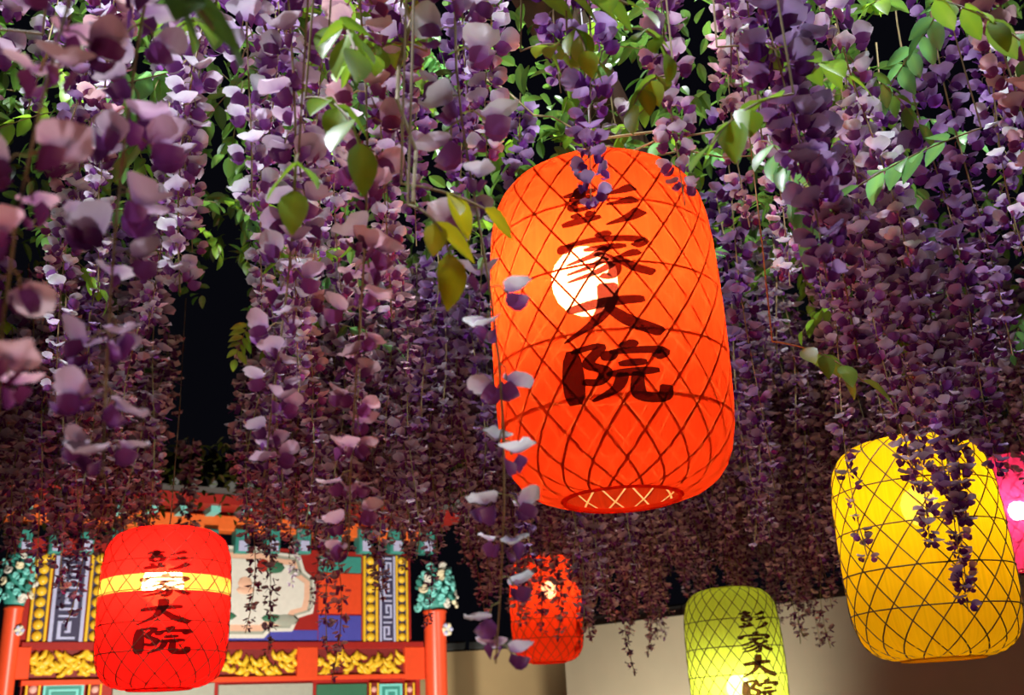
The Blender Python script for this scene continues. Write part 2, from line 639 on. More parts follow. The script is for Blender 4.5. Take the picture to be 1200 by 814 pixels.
hang('pink', 'lantern', 'hot pink lantern with a white bulb partly behind the yellow lantern', 1199, 600, 5.0, 0.205, 0.95,
     M_pink, M_bamboo, True, (0.06, -0.02, 0.0), glow('white_bulb', (1.0, 0.92, 0.96), 75), 3.05)

# ------------------------------------------------------------------ painted gate
GP = at(74, 778, 7.6)
_g2 = None
for i in range(400):            # the far end of the same level rail fixes the gate's turn
    q = at(436, 774, 7.6 + i * 0.01)
    if q.z >= GP.z:
        _g2 = q
        break
YAW = math.atan2(_g2.y - GP.y, _g2.x - GP.x)
GE = Vector((math.cos(YAW), math.sin(YAW), 0))
GN = Vector((math.sin(YAW), -math.cos(YAW), 0))       # towards the yard


def gp(x, y):
    """photo pixel -> (along, height) on the gate's front plane"""
    d = at(x, y, 1.0) - CAM
    t = (GP - CAM).dot(GN) / d.dot(GN)
    q = CAM + d * t
    return (q - GP).dot(GE), q.z


gate = thing('painted_gate', 'painted wooden gateway with red columns, gold bead borders and fret panels', 'gate', (GP.x, GP.y, 0), YAW)
G = {}
for nm, c, r in [('red', (0.78, 0.075, 0.022), 0.35), ('dark_red', (0.34, 0.02, 0.016), 0.4), ('gold', (0.85, 0.52, 0.03), 0.35),
                 ('teal', (0.045, 0.28, 0.24), 0.5), ('blue', (0.07, 0.07, 0.40), 0.5), ('white', (0.74, 0.72, 0.66), 0.6),
                 ('cyan', (0.20, 0.66, 0.62), 0.5), ('navy', (0.05, 0.045, 0.10), 0.5), ('pale_blue', (0.50, 0.52, 0.78), 0.5),
                 ('green', (0.04, 0.16, 0.09), 0.5), ('pink', (0.75, 0.38, 0.34), 0.5), ('orange', (0.85, 0.16, 0.03), 0.4),
                 ('peach', (0.80, 0.48, 0.34), 0.5), ('cream', (0.80, 0.72, 0.50), 0.5), ('grey', (0.36, 0.38, 0.32), 0.6), ('maroon', (0.20, 0.02, 0.02), 0.5)]:
    G[nm] = paint('gate_' + nm, c, r, 0.12, 25)


def rect(x0, y0, x1, y1):
    ym, xm = (y0 + y1) / 2, (x0 + x1) / 2
    return gp(x0, ym)[0], gp(x1, ym)[0], gp(xm, y1)[1], gp(xm, y0)[1]


def gbox(name, px, mat, front, back, parent=None, bev=0.0, label=None):
    """board covering photo rectangle px, its face 'front' metres proud of the gate plane"""
    u0, u1, z0, z1 = rect(*px)
    m = MB()
    m.box(u0, u1, -front, -back, z0, z1, bev)
    o = m.build(name, G[mat], parent or gate)
    if label:
        o['label'] = label
    return o


HSPAN = (14, 482)
# two red columns and their cloud capitals
for cx, lab in ((506, None), (15, None)):
    u, zt = gp(cx, 716 if cx > 100 else 712)
    R_ = abs(gp(cx + 11.5, 760)[0] - gp(cx - 11.5, 760)[0]) / 2
    m = MB()
    m.lathe([(R_ * 1.25, 0), (R_ * 1.25, 0.12), (R_, 0.16), (R_, zt - 0.03), (R_ * 1.1, zt - 0.02), (R_ * 1.1, zt)], 22, close=True)
    c = m.build('column', G['red'], gate, True)
    c.location = (u, -0.06, 0)
    cap = MB()
    zb, ztop = zt, zt + (gp(505, 664)[1] - gp(505, 716)[1])
    H_ = ztop - zb
    cap.lathe([(R_ * 1.0, 0.0), (R_ * 1.2, H_ * .12), (R_ * 1.3, H_ * .40), (R_ * 1.1, H_ * .72), (R_ * .6, H_ * .95)], 14, 1, .8, close=True)
    co = cap.build('cloud_capital', G['teal'], gate, True)
    co.location = (u, -0.06, zb)
    rr = random.Random(int(cx))
    for i in range(24):
        a = -1.35 + 2.7 * ((i * 0.618) % 1)
        zz = H_ * (.06 + .92 * (i + .5) / 24)
        rad = R_ * 2.05 * (1 - 1.1 * (zz / H_ - .38) ** 2)
        s = MB()
        s.torus((0, 0, 0), R_ * rr.uniform(.36, .55), R_ * .17, rr.uniform(0, 6), rr.uniform(9, 12), 16, 5, 0.75)
        s.ball((0, R_ * .12, 0), R_ * .34, R_ * .2, R_ * .34, 8, 5)
        so = s.build('cloud_scroll', G[['cyan', 'white', 'cyan', 'cream', 'cyan', 'cyan', 'teal'][i % 7]], co, True)
        so.location = (rad * math.sin(a), -rad * .8 * math.cos(a), zz)
        so.rotation_euler = (rr.uniform(-.4, .4), 0, a)
    # round flower boss on the column's flank
    m = MB()
    m.ball((0, 0, 0), R_ * .55, R_ * .3, R_ * .6, 12, 6)
    bo = m.build('flower_boss', G['white'], gate, True)
    bz = gp(513, 739)[1]
    bo.location = (u + R_ * .72, -0.06 - R_ * .85, bz + (zt - gp(506, 716)[1]))
    for i in range(6):
        m = MB()
        m.ball((0, 0, 0), R_ * .22, R_ * .16, R_ * .22, 7, 4)
        po = m.build('boss_petal', G['cream' if i % 2 else 'pale_blue'], bo, True)
        po.location = (R_ * .36 * math.cos(i * 1.05), -R_ * .22, R_ * .38 * math.sin(i * 1.05))

# main painted beam (board) with everything proud of it
ub0, ub1 = gp(22, 700)[0], gp(480, 700)[0]
z_top = gp(440, 648)[1]
z_mid = gp(436, 754)[1]
m = MB()
m.box(ub0, ub1, -0.02, 0.14, z_mid - 0.02, z_top)
beam = m.build('painted_beam', G['dark_red'], gate)


def bead_strip(px, n, mat='gold', edge='gold', back='navy', parent=None):
    """row of round beads between two raised fillets"""
    parent = parent or beam
    u0, u1, z0, z1 = rect(*px)
    w = u1 - u0
    m = MB()
    m.box(u0, u1, -0.030, -0.01, z0, z1)
    m.build('bead_ground', G[back], parent)
    for e in (0, 1):
        m = MB()
        x = u0 if e == 0 else u1 - w * .16
        m.box(x, x + w * .16, -0.045, -0.02, z0, z1, 0.004)
        m.build('fillet', G[edge], parent)
    r = w * .30
    m = MB()
    m.ball((0, 0, 0), r, r * .8, min(r, (z1 - z0) / n * .47), 10, 6)
    me = m.mesh('bead', G[mat], True)
    for i in range(n):
        o = link('bead', me, parent)
        o.location = ((u0 + u1) / 2, -0.034, z0 + (z1 - z0) * (i + .5) / n)


def fret(px, parent, fg, bg, n=2):
    """key-pattern (meander) panel: raised square hooks on a dark ground"""
    u0, u1, z0, z1 = rect(*px)
    m = MB()
    m.box(u0, u1, -0.034, -0.01, z0, z1)
    m.build('fret_ground', G[bg], parent)
    w = u1 - u0
    h = (z1 - z0) / n
    t = w * .115

    def bar(x0, x1, y0, y1):
        k = MB()
        k.box(u0 + x0, u0 + x1, -0.046, -0.03, y0, y1, 0.003)
        k.build('fret_bar', G[fg], parent)
    for s in (0, 1):
        bar(s * (w - t), s * (w - t) + t, z0, z1)
    for i in range(n):
        y = z0 + i * h
        fl = i % 2

        def X(a, c):
            return (w - c, w - a) if fl else (a, c)
        for (a, c, p, q) in ((2 * t, w - 2 * t, .08, .17), (2 * t, 3 * t, .17, .62), (2 * t, w - 3.2 * t, .62, .71),
                             (w - 4.2 * t, w - 3.2 * t, .36, .62), (3.9 * t, w - 3.2 * t, .30, .38), (2 * t, w - 2 * t, .84, .92)):
            x0, x1 = X(a, c)
            bar(x0, x1, y + p * h, y + q * h)


bead_strip((424, 652, 441, 752), 9)
bead_strip((462, 652, 476, 752), 9)
fret((443, 652, 461, 752), beam, 'pale_blue', 'navy', 4)
bead_strip((36, 648, 58, 752), 8)
bead_strip((102, 648, 125, 752), 8)
fret((60, 652, 100, 752), beam, 'pale_blue', 'navy', 3)
# red, blue and teal fields either side of the middle cloud cartouche
for x0, x1 in ((372, 422), (128, 160)):
    gbox('red_field', (x0, 672, x1, 719), 'red', 0.032, 0.0, beam, 0.004)
    rr = random.Random(x0)
    for j in range(7):
        dx, dy = rr.uniform(x0 + 4, x1 - 10), rr.uniform(675, 712)
        gbox('painted_motif', (dx, dy, dx + rr.uniform(3, 7), dy + rr.uniform(2, 4)), 'maroon', 0.035, 0.0, beam)
    gbox('blue_field', (x0, 721, x1, 752), 'blue', 0.030, 0.0, beam, 0.004)
    gbox('teal_field', (x0, 652, x1, 671), 'teal', 0.031, 0.0, beam, 0.004)
gbox('blue_field', (162, 738, 371, 752), 'blue', 0.024, 0.0, beam)
# cartouche: nested lobed boards
def cartouche(name, shrink, mat, front, parent):
    u0, u1, z0, z1 = rect(168, 640, 368, 748)
    uc, zc = (u0 + u1) / 2, (z0 + z1) / 2
    hw, hh = (u1 - u0) / 2 - shrink, (z1 - z0) / 2 - shrink
    prof = [(-1, -.15), (-.97, -.45), (-.80, -.55), (-.72, -.85), (-.45, -.86), (-.38, -1), (.38, -1), (.45, -.86), (.72, -.85), (.80, -.55), (.97, -.45),
            (1, -.15), (1, .3), (.86, .5), (.8, .85), (.5, .9), (.4, 1), (-.4, 1), (-.5, .9), (-.8, .85), (-.86, .5), (-1, .3)]
    n = len(prof)
    vs_ = [(uc + x * hw, -front, zc + z * hh) for x, z in prof] + [(uc + x * hw, -0.0, zc + z * hh) for x, z in prof]
    fs = [tuple(range(n - 1, -1, -1))] + [(i, (i + 1) % n, n + (i + 1) % n, n + i) for i in range(n)]
    k = MB()
    k.add(vs_, fs)
    return k.build(name, G[mat], parent)


cartouche('cartouche_border', 0.0, 'white', 0.036, beam)
cartouche('cartouche_border', 0.030, 'grey', 0.040, beam)
cartouche('cartouche_border', 0.055, 'peach', 0.044, beam)
cf = cartouche('cartouche_field', 0.105, 'white', 0.048, beam)
# painted landscape raised a little on the cartouche
rr = random.Random(5)
uA, uB, zA, zB = rect(210, 660, 345, 735)
for i in range(11):
    m = MB()
    m.ball((0, 0, 0), rr.uniform(.04, .13), 0.006, rr.uniform(.03, .06), 9, 4)
    o = m.build('painted_motif', G[['green', 'pink', 'grey', 'peach', 'dark_red'][i % 5]], cf, True)
    o.location = (rr.uniform(uA, uB), -0.047, rr.uniform(zA, zB))
# middle rails, posts and gilded carved panels
gbox('rail', (24, 752, 494, 761), 'dark_red', 0.05, -0.10, None, 0.006)
gbox('rail', (24, 793, 494, 799), 'red', 0.05, -0.10, None, 0.006)
for x0, x1 in ((346, 370), (472, 495), (14, 34), (116, 134)):
    gbox('post', (x0, 758, x1, 796), 'red', 0.058, -0.08, None, 0.008)
for k_, (x0, x1) in enumerate(((34, 116), (134, 240), (240, 346), (371, 472))):
    p = gbox('carved_panel', (x0, 760, x1, 795), 'maroon', 0.01, -0.05)
    u0, u1, z0, z1 = rect(x0 + 1, 763, x1 - 1, 793)
    rr = random.Random(40 + k_)
    for j in range(46):                              # gilded leaf scrolls
        m = MB()
        ln = rr.uniform(.075, .125)
        a = rr.choice((-1, 1)) * rr.uniform(.5, 1.2)
        pts = [(ln * t * math.cos(a + .9 * t), 0, ln * t * math.sin(a + .9 * t)) for t in (-.5, -.2, .1, .4, .6)]
        m.tube(pts, [.008, .019, .024, .018, .006], 5)
        o = m.build('carved_leaf', G['gold'], p, True)
        o.location = (u0 + (u1 - u0) * ((j + .5) / 46), -0.018 - rr.uniform(0, .012), z0 + (z1 - z0) * rr.uniform(.12, .88))
# lower painted panels under the rail
low = gbox('lower_beam', (22, 799, 494, 862), 'dark_red', -0.02, -0.12)
gbox('panel', (371, 801, 430, 860), 'green', 0.006, -0.03, low, 0.004)
gbox('panel', (255, 801, 366, 860), 'grey', 0.008, -0.03, low, 0.004)
gbox('panel', (130, 801, 250, 860), 'grey', 0.008, -0.03, low, 0.004)
bead_strip((431, 800, 442, 862), 4, 'pink', 'gold', 'maroon', low)
bead_strip((473, 800, 484, 862), 4, 'pink', 'gold', 'maroon', low)
bead_strip((26, 800, 44, 862), 4, 'pink', 'gold', 'maroon', low)
bead_strip((100, 800, 116, 862), 4, 'pink', 'gold', 'maroon', low)
for (x0, x1) in ((444, 471), (48, 96)):
    for i in range(4):
        s = i * 3.2
        gbox('nested_frame', (x0 + s, 801 + s, x1 - s, 860 - s), ('cyan', 'teal')[i % 2], 0.012 + i * .006, -0.02, low)
# upper architrave, bracket ends and eaves
gbox('architrave', (6, 604, 500, 622), 'orange', 0.05, -0.12, None, 0.01)
gbox('eave_board', (-30, 588, 525, 599), 'dark_red', 0.30, -0.5)
for i in range(14):
    x = 20 + i * 36
    k = gbox('bracket_block', (x, 622, x + 16, 650), 'teal', 0.11, -0.02, None, 0.012)
    gbox('bracket_face', (x + 3, 636, x + 13, 648), 'pale_blue', 0.118, 0.10, k)
    gbox('rafter_end', (x + 2, 599, x + 13, 606), 'cyan', 0.24, -0.2)
ur0, ur1 = gp(-40, 590)[0], gp(530, 590)[0]
zr = gp(260, 588)[1]
m = MB()
m.add([(ur0, -.5, zr), (ur1, -.5, zr), (ur1, .1, zr + .42), (ur0, .1, zr + .42), (ur0, .7, zr), (ur1, .7, zr)],
      [(0, 1, 2, 3), (3, 2, 5, 4), (0, 3, 4), (1, 5, 2), (0, 4, 5, 1)])
roof = m.build('roof', M_tile, gate)
tm = MB()
tm.tube([(0, -.52, 0.02), (0, .1, 0.45)], .035, 7)
tme = tm.mesh('roof_tile_row', M_tile)
for i in range(28):
    t = link('roof_tile_row', tme, roof)
    t.location = (ur0 + (ur1 - ur0) * (i + .5) / 28, 0, zr)

# ------------------------------------------------------------------ pergola timbers
CAN = 3.10                                   # height of the vine canopy


def bar_between(name, p, q, w, h, mat, label, cat, group=None):
    p, q = Vector(p), Vector(q)
    d = q - p
    m = MB()
    m.box(0, d.length, -w / 2, w / 2, -h / 2, h / 2)
    o = m.build(name, mat)
    o.location = p
    o.rotation_euler = d.to_track_quat('X', 'Z').to_euler()
    return tag(o, label, cat, group)


pa, pb = at(640, -20, 2.45), at(764, 150, 3.6)
pa.z = pb.z = CAN + 0.12
dirv = (pb - pa).normalized()
bar_between('pergola_beam', pa - dirv * 1.2, pb + dirv * 1.6, 0.10, 0.14, M_beam, 'dark brown timber beam slanting above the big orange lantern', 'beam')

# ------------------------------------------------------------------ wisteria: blossoms, leaves, strands
PALE, LILAC, PURP, DEEP = (0.82, 0.78, 0.82), (0.60, 0.46, 0.60), (0.30, 0.11, 0.37), (0.19, 0.045, 0.22)
CALYX = (0.40, 0.36, 0.16)


def lerp(a, c, t):
    return tuple(a[i] + (c[i] - a[i]) * t for i in range(3))


def blossom_geo(rng, low=False):
    """one pea-like bloom on its stalk, growing out along +X: wide pale banner above, purple wings below"""
    m = MB()
    ox, oz = 0.024, -0.010
    if not low:
        m.tube([(0, 0, 0), (0.012, 0, 0.002), (ox, 0, oz)], [.0011, .0010, .0016], 3, False, CALYX)
    nv, nu = (4, 4) if not low else (2, 2)
    ln, hw = rng.uniform(.030, .040), rng.uniform(.021, .028)
    lift, cup = rng.uniform(.002, .018), rng.uniform(-.008, .014)
    vs_, cs, fs = [], [], []
    for i in range(nv + 1):
        v = i / nv
        w = hw * (math.sin(math.pi * (.10 + .84 * v)) ** .55)
        for j in range(nu + 1):
            u = -1 + 2 * j / nu
            x = ox + ln * (v - .12) * (1 - .12 * u * u) - (0.004 if abs(u) < .1 and i == nv else 0)
            vs_.append((x, w * u, oz + .004 + lift * v * v + cup * u * u - .004 * math.sin(3 * u + v * 4)))
            d = min(1, math.hypot(u * .75, (v - .15) * 1.1))
            cs.append(lerp(PURP, lerp(LILAC, PALE, min(1, d * 1.3)), min(1, d * 1.7)))
    for i in range(nv):
        for j in range(nu):
            a = i * (nu + 1) + j
            fs.append((a, a + 1, a + nu + 2, a + nu + 1))
    m.add(vs_, fs, cs)
    for s in ((-1, 1) if not low else (1,)):
        wl, wd = rng.uniform(.020, .028), rng.uniform(.014, .020)
        if low:
            vs_ = [(ox, -.010, oz), (ox, .010, oz), (ox + wl, .006, oz - wd), (ox + wl, -.006, oz - wd)]
            m.add(vs_, [(0, 1, 2, 3)], [PURP, PURP, DEEP, DEEP])
        else:
            vs_, cs = [], []
            for i in range(4):
                t = i / 3
                hh = wd * (0.35 + math.sin(math.pi * (.15 + .7 * t)) * .8)
                yy = s * (.003 + .011 * math.sin(math.pi * min(1, .2 + .7 * t)))
                for k in range(3):
                    q = k / 2
                    vs_.append((ox + wl * t - .004 * q, yy * (1 - .55 * q), oz - hh * q - .004 * t))
                    cs.append(lerp(PURP, DEEP, q * .8) if t < .7 else lerp(LILAC, PURP, q))
            fs = [(i * 3 + k, i * 3 + k + 1, i * 3 + k + 4, i * 3 + k + 3) for i in range(3) for k in range(2)]
            m.add(vs_, fs, cs)
    return m


_rb = random.Random(3)
BLOOMS = [blossom_geo(_rb).mesh('blossom', M_petal, True) for _ in range(7)]
BLOOM_LOW = [blossom_geo(_rb, True) for _ in range(6)]


def stem_path(rng, L, wander=0.02):
    n = max(5, int(L / 0.07))
    pts = []
    ph1, ph2, a1, a2 = rng.uniform(0, 6), rng.uniform(0, 6), rng.uniform(.3, 1) * wander, rng.uniform(.3, 1) * wander
    for i in range(n + 1):
        z = -L * i / n
        pts.append(Vector((a1 * (math.sin(ph1 + z * 7) - math.sin(ph1)), a2 * (math.sin(ph2 + z * 6) - math.sin(ph2)), z)))
    return pts


def path_at(pts, t):
    x = t * (len(pts) - 1)
    i = min(int(x), len(pts) - 2)
    return pts[i].lerp(pts[i + 1], x - i)


def nodes_of(rng, L, step, per, bare):
    """(t along the stem, turn, pitch, size) of every bloom"""
    out = []
    s = bare
    k = rng.uniform(0, 6)
    while s < L - 0.01:
        t = s / L
        f = (s - bare) / max(.05, L - bare)
        size = 1.08 - .55 * f ** 1.5
        for j in range(per if rng.random() < .75 else per - 1):
            k += 2.4
            out.append((min(1, t + rng.uniform(-.3, .3) * step / L), k + rng.uniform(-.4, .4), rng.uniform(-.25, .75), size * rng.uniform(.8, 1.15)))
        s += step * (1 - .35 * f)
    return out


TINTS = {'pale lilac': (1.16, 1.18, 1.18, 1), 'mauve': (0.95, 0.80, 0.88, 1), 'deep purple': (0.66, 0.48, 0.80, 1), 'warm-lit pink': (1.08, 0.76, 0.74, 1)}  # pink tint has warm lantern light mixed into the petal colour


def strand(top, L, seed, look, label, group, scale=1.0, step=0.05, per=3, bare=0.05):
    """near strand: every bloom its own part"""
    rng = random.Random(seed)
    root = thing('wisteria_strand', label, 'wisteria', top, 0, group)
    pts = stem_path(rng, L)
    m = MB()
    m.tube(pts, [.0022 - .0012 * i / len(pts) for i in range(len(pts))], 4)
    m.build('stem', M_stem, root)
    tint = TINTS[look]
    for t, az, pit, size in nodes_of(rng, L, step * scale, per, bare):
        o = link('blossom', BLOOMS[rng.randrange(len(BLOOMS))], root)
        o.location = path_at(pts, t)
        o.rotation_euler = (rng.uniform(-.35, .35), pit, az)
        s = size * scale
        o.scale = (s, s, s)
        j = rng.uniform(.8, 1.12)
        o.color = (tint[0] * j, tint[1] * j * rng.uniform(.9, 1.08), tint[2] * j, 1)
    return root


def far_strand_meshes(seed, L):
    rng = random.Random(seed)
    pts = stem_path(rng, L, .03)
    st = MB()
    st.tube(pts, .0022, 3)
    bl = MB()
    for t, az, pit, size in nodes_of(rng, L, .045, 3, .02):
        g = BLOOM_LOW[rng.randrange(len(BLOOM_LOW))]
        size *= 1.1
        mt = Matrix.Translation(path_at(pts, t)) @ Euler((rng.uniform(-.4, .4), pit, az)).to_matrix().to_4x4() @ Matrix.Scale(size, 4)
        j = rng.uniform(.7, 1.1)
        bl.add([mt @ Vector(v) for v in g.v], g.f, [(c[0] * j, c[1] * j, c[2] * j) for c in g.c])
    return st.mesh('stem', M_stem), bl.mesh('blossoms', M_petal)


FAR = [(L, far_strand_meshes(100 + i, L)) for i, L in enumerate((.40, .50, .60, .70, .80, .90, 1.0, 1.1, .55, .75))]


def far_strand(top, L, rng, look, label, group):
    L0, (ms, mb) = min(FAR, key=lambda q: abs(q[0] - L) + rng.uniform(0, .06))
    root = thing('wisteria_strand', label, 'wisteria', top, rng.uniform(0, 6.3), group)
    link('stem', ms, root).scale = (1, 1, L / L0)
    o = link('blossoms', mb, root)
    o.scale = (1, 1, L / L0)
    o['kind'] = 'stuff'
    tint = TINTS[look]
    o.color = tint
    return root


# -- leaves
LEAF_A, LEAF_B = (0.20, 0.40, 0.045), (0.10, 0.26, 0.06)


def leaflet_geo(rng):
    m = MB()
    ln, hw = rng.uniform(.046, .058), rng.uniform(.011, .015)
    fold, droop = rng.uniform(.1, .4), rng.uniform(.004, .014)
    vs_, cs, fs = [], [], []
    n = 5
    for i in range(n + 1):
        v = i / n
        w = hw * (math.sin(math.pi * (.04 + .95 * v ** .85)) ** .8)
        for s in (-1, 0, 1):
            vs_.append((ln * v, s * w, abs(s) * w * fold - droop * v * v))
            cs.append(lerp(LEAF_A, LEAF_B, abs(s) * .5 + rng.uniform(0, .2)))
    for i in range(n):
        for k in range(2):
            a = i * 3 + k
            fs.append((a, a + 1, a + 4, a + 3))
    m.add(vs_, fs, cs)
    return m


LEAVES = [leaflet_geo(_rb).mesh('leaflet', M_leaf, True) for _ in range(4)]
LEAF_G = [leaflet_geo(_rb) for _ in range(3)]


SPRAYS = []


def spray(pos, yaw, droop, seed, label, group, pairs=4, scale=1.0, tint=(1, 1, 1, 1), stalk=0.05):
    """pinnate leaf: a rachis with paired leaflets and one at its end"""
    rng = random.Random(seed)
    SPRAYS.append(Vector(pos))
    root = thing('leaf_spray', label, 'leaves', pos, yaw, group)
    L = (stalk + pairs * .032 + .01) * scale
    pts = []
    n = 8
    for i in range(n + 1):
        t = i / n
        a = droop * (0.35 + .65 * t)
        p = pts[-1] + Vector((math.cos(a), 0, -math.sin(a))) * (L / n) if pts else Vector((0, 0, 0))
        pts.append(p)
    m = MB()
    m.tube(pts, .0013 * scale, 4)
    m.build('rachis', M_stem, root)

    def leaf(t, side):
        o = link('leaflet', LEAVES[rng.randrange(4)], root)
        o.location = path_at(pts, t)
        a = droop * (0.35 + .65 * t)
        o.rotation_euler = Euler((rng.uniform(-.4, .4), a + rng.uniform(-.2, .45), side * rng.uniform(.75, 1.15)))
        s = scale * rng.uniform(.8, 1.1)
        o.scale = (s, s, s)
        j = rng.uniform(.75, 1.2)
        o.color = (tint[0] * j, tint[1] * j, tint[2] * j, 1)
    for i in range(pairs):
        t = (stalk * scale + i * .032 * scale) / L
        leaf(min(1, t), 1)
        leaf(min(1, t + .02), -1)
    leaf(1.0, 0)
    return root


# ---- the strands that can be told apart, set by hand: (x, y_bottom, depth, look, scale, step, per, label)
def hung(x, yb, D, look, seed, label, scale=1.0, step=.05, per=3, bare=.05, ytop=None, group=None):
    bot = at(x, yb, D)
    top_z = CAN
    if ytop is not None:
        top_z = bot.z + (at(x, ytop, D).z - bot.z)
    L = top_z - bot.z
    return strand((bot.x, bot.y, top_z), L, seed, look, label, group, scale, step, per, bare)


hung(40, 505, .60, 'warm-lit pink', 1, 'close warm-lit pink wisteria strand with the largest petals, hanging free of all lanterns', 1.12, .066, 3, .30)
hung(112, 560, .74, 'mauve', 2, 'close mauve wisteria strand with big rounded petals above the gate corner column', 1.15, .066, 3, .30)
hung(432, 640, 1.0, 'warm-lit pink', 3, 'long warm-lit pink wisteria strand with tan stalks above the carved panel of the gate', 1.0, .055, 3, .2)
hung(335, 560, 1.08, 'mauve', 4, 'mauve wisteria strand with a few salmon petals above the gate cartouche', 1.0, .055, 3, .2)
hung(568, 775, .92, 'pale lilac', 5, 'long sparse lilac wisteria strand crossing the edge of the big orange lantern', 1.12, .064, 2, .35)
hung(692, 232, 1.36, 'deep purple', 6, 'short purple wisteria strand ending over the first character of the big lantern', 1.0, .045, 3, .1)
hung(970, 330, 1.22, 'deep purple', 7, 'dense deep purple wisteria strand between the big orange lantern and the yellow lantern', 1.05, .040, 4, .2)
hung(1010, 420, 1.45, 'deep purple', 8, 'deep purple wisteria strand with white tipped blooms above the yellow lantern', 1.0, .042, 4, .1)
hung(805, 250, 1.55, 'mauve', 9, 'mauve wisteria strand ending beside the shoulder of the big orange lantern', 1.0, .045, 3, .1)
hung(212, 345, 1.42, 'pale lilac', 10, 'pale lilac wisteria strand with white lit petals beside the black gap in the vines', 1.0, .042, 3, .1)
hung(590, 190, 1.6, 'pale lilac', 11, 'pale lilac wisteria strand ending at the top edge of the big orange lantern', 1.0, .045, 3, .1)
hung(485, 215, 1.35, 'mauve', 12, 'mauve wisteria strand ending just above the yellow leaf spray', 1.0, .045, 3, .1)
hung(295, 250, 1.3, 'pale lilac', 13, 'short pale lilac wisteria strand above the black gap in the vines', 1.05, .045, 3, .1)
hung(1062, 300, 1.6, 'pale lilac', 14, 'pale lilac wisteria strand beside the black opening above the yellow lantern', 1.0, .05, 3, .1)
hung(1016, 655, 2.1, 'mauve', 15, 'thin mauve wisteria strand crossing the face of the yellow lantern', .8, .05, 2, .2)
hung(1098, 640, 1.95, 'mauve', 16, 'mauve wisteria strand covering the top of the yellow lantern', .9, .045, 3, .2)
hung(1066, 575, 1.9, 'mauve', 19, 'mauve wisteria strand with broad petals ending at the yellow lantern top', 1.0, .042, 3, .2)
hung(1172, 555, 1.9, 'deep purple', 20, 'purple wisteria strand before the gap between yellow and pink lantern', 1.0, .042, 3, .2)
hung(1142, 600, 2.05, 'mauve', 21, 'bushy mauve wisteria strand over the shoulder of the yellow lantern', 1.0, .040, 4, .2)
hung(1150, 715, 2.0, 'deep purple', 18, 'long purple wisteria strand along the edge of the yellow lantern, above the wall', .9, .042, 3, .2)
hung(1128, 690, 2.15, 'warm-lit pink', 17, 'long warm-lit pink wisteria strand between the yellow and the pink lantern', .85, .05, 3, .2)

# ---- the rest of the curtain
BOXES = {'big': (562, 195, 860, 600), 'yellow': (965, 515, 1195, 775), 'scarlet': (112, 615, 275, 814), 'green': (790, 685, 925, 814), 'pink': (1150, 565, 1215, 670)}
HOLES = [(200, 325, 272, 492), (1098, 55, 1162, 200), (1036, 0, 1072, 60)]


def landmark(x, D):
    if x < 90:
        return 'above the corner column of the gate'
    if x < 290:
        return 'above the scarlet banded lantern'
    if x < 400:
        return 'above the gate cartouche'
    if x < 500:
        return 'above the gilded end of the gate'
    if x < 590:
        return 'beside the big orange lantern, on the gate side'
    if x < 850:
        return 'behind the big orange lantern' if D > 1.75 else 'over the top of the big orange lantern'
    if x < 965:
        return 'between the big orange lantern and the yellow lantern'
    if x < 1130:
        return 'above the yellow lantern'
    return 'above the pink lantern'


def size_word(L):
    return 'short' if L < .58 else 'long' if L > .82 else 'mid-length'


def ok_strand(x, yt, yb, D, pad=22):
    for k, (x0, y0, x1, y1) in BOXES.items():
        LD = (LANT[k][0] - CAM).dot(FWD)
        pw = pad * 1.6 / D
        if D < LD + .26 and x0 - pw < x < x1 + pw and yb > y0 - 6:
            return False
    for (x0, y0, x1, y1) in HOLES:
        pw = 45 / D
        if x0 - pw < x < x1 + pw and yb > y0 and yt < y1:
            return False
    for k, (c, R_, zs) in LANT.items():     # not inside a lantern
        q = at(x, (yt + yb) / 2, D)
        if math.hypot(q.x - c.x, q.y - c.y) < R_ + .10:
            return False
    return True


def bottom_limit(x, rng, D):
    if x < 560:
        return rng.uniform(470, 640) if rng.random() < .93 else rng.uniform(640, 760)
    if x < 960:
        return rng.uniform(560, 735)
    return rng.uniform(430, 640)


rng = random.Random(11)
looks = list(TINTS)
n_near = n_far = 0
placed = []
tries = 0
while n_near < 42 and tries < 20000:
    tries += 1
    D = 1.25 + 1.25 * rng.random() ** .8
    x = rng.uniform(-70, 1270)
    base = at(x, 300, D)
    L = rng.uniform(.45, 1.0)
    top = Vector((base.x, base.y, CAN + rng.uniform(-.06, .06)))
    bot = top - Vector((0, 0, L))
    _, yt, Dt = proj(top)
    xb, yb, Db = proj(bot)
    if yb < 60 or yb > bottom_limit(x, rng, D) or not ok_strand(xb, yt, yb, Db):
        continue
    if any((top.x - a) ** 2 + (top.y - c) ** 2 < .085 ** 2 for a, c in placed):
        continue
    placed.append((top.x, top.y))
    look = rng.choices(looks, (4, 3, 3, 1) if xb < 560 else (2, 3, 5, 1))[0]
    lm = landmark(xb, Db)
    ln = size_word(L)
    lab = f'{ln} {look} wisteria strand, separate blooms, {lm}'
    strand(top, L, 1000 + n_near, look, lab, f'{ln} {look} near strands {lm}', rng.uniform(.75, 1.02), rng.uniform(.042, .055), rng.choice((2, 3, 3)), .04)
    n_near += 1
tries = 0
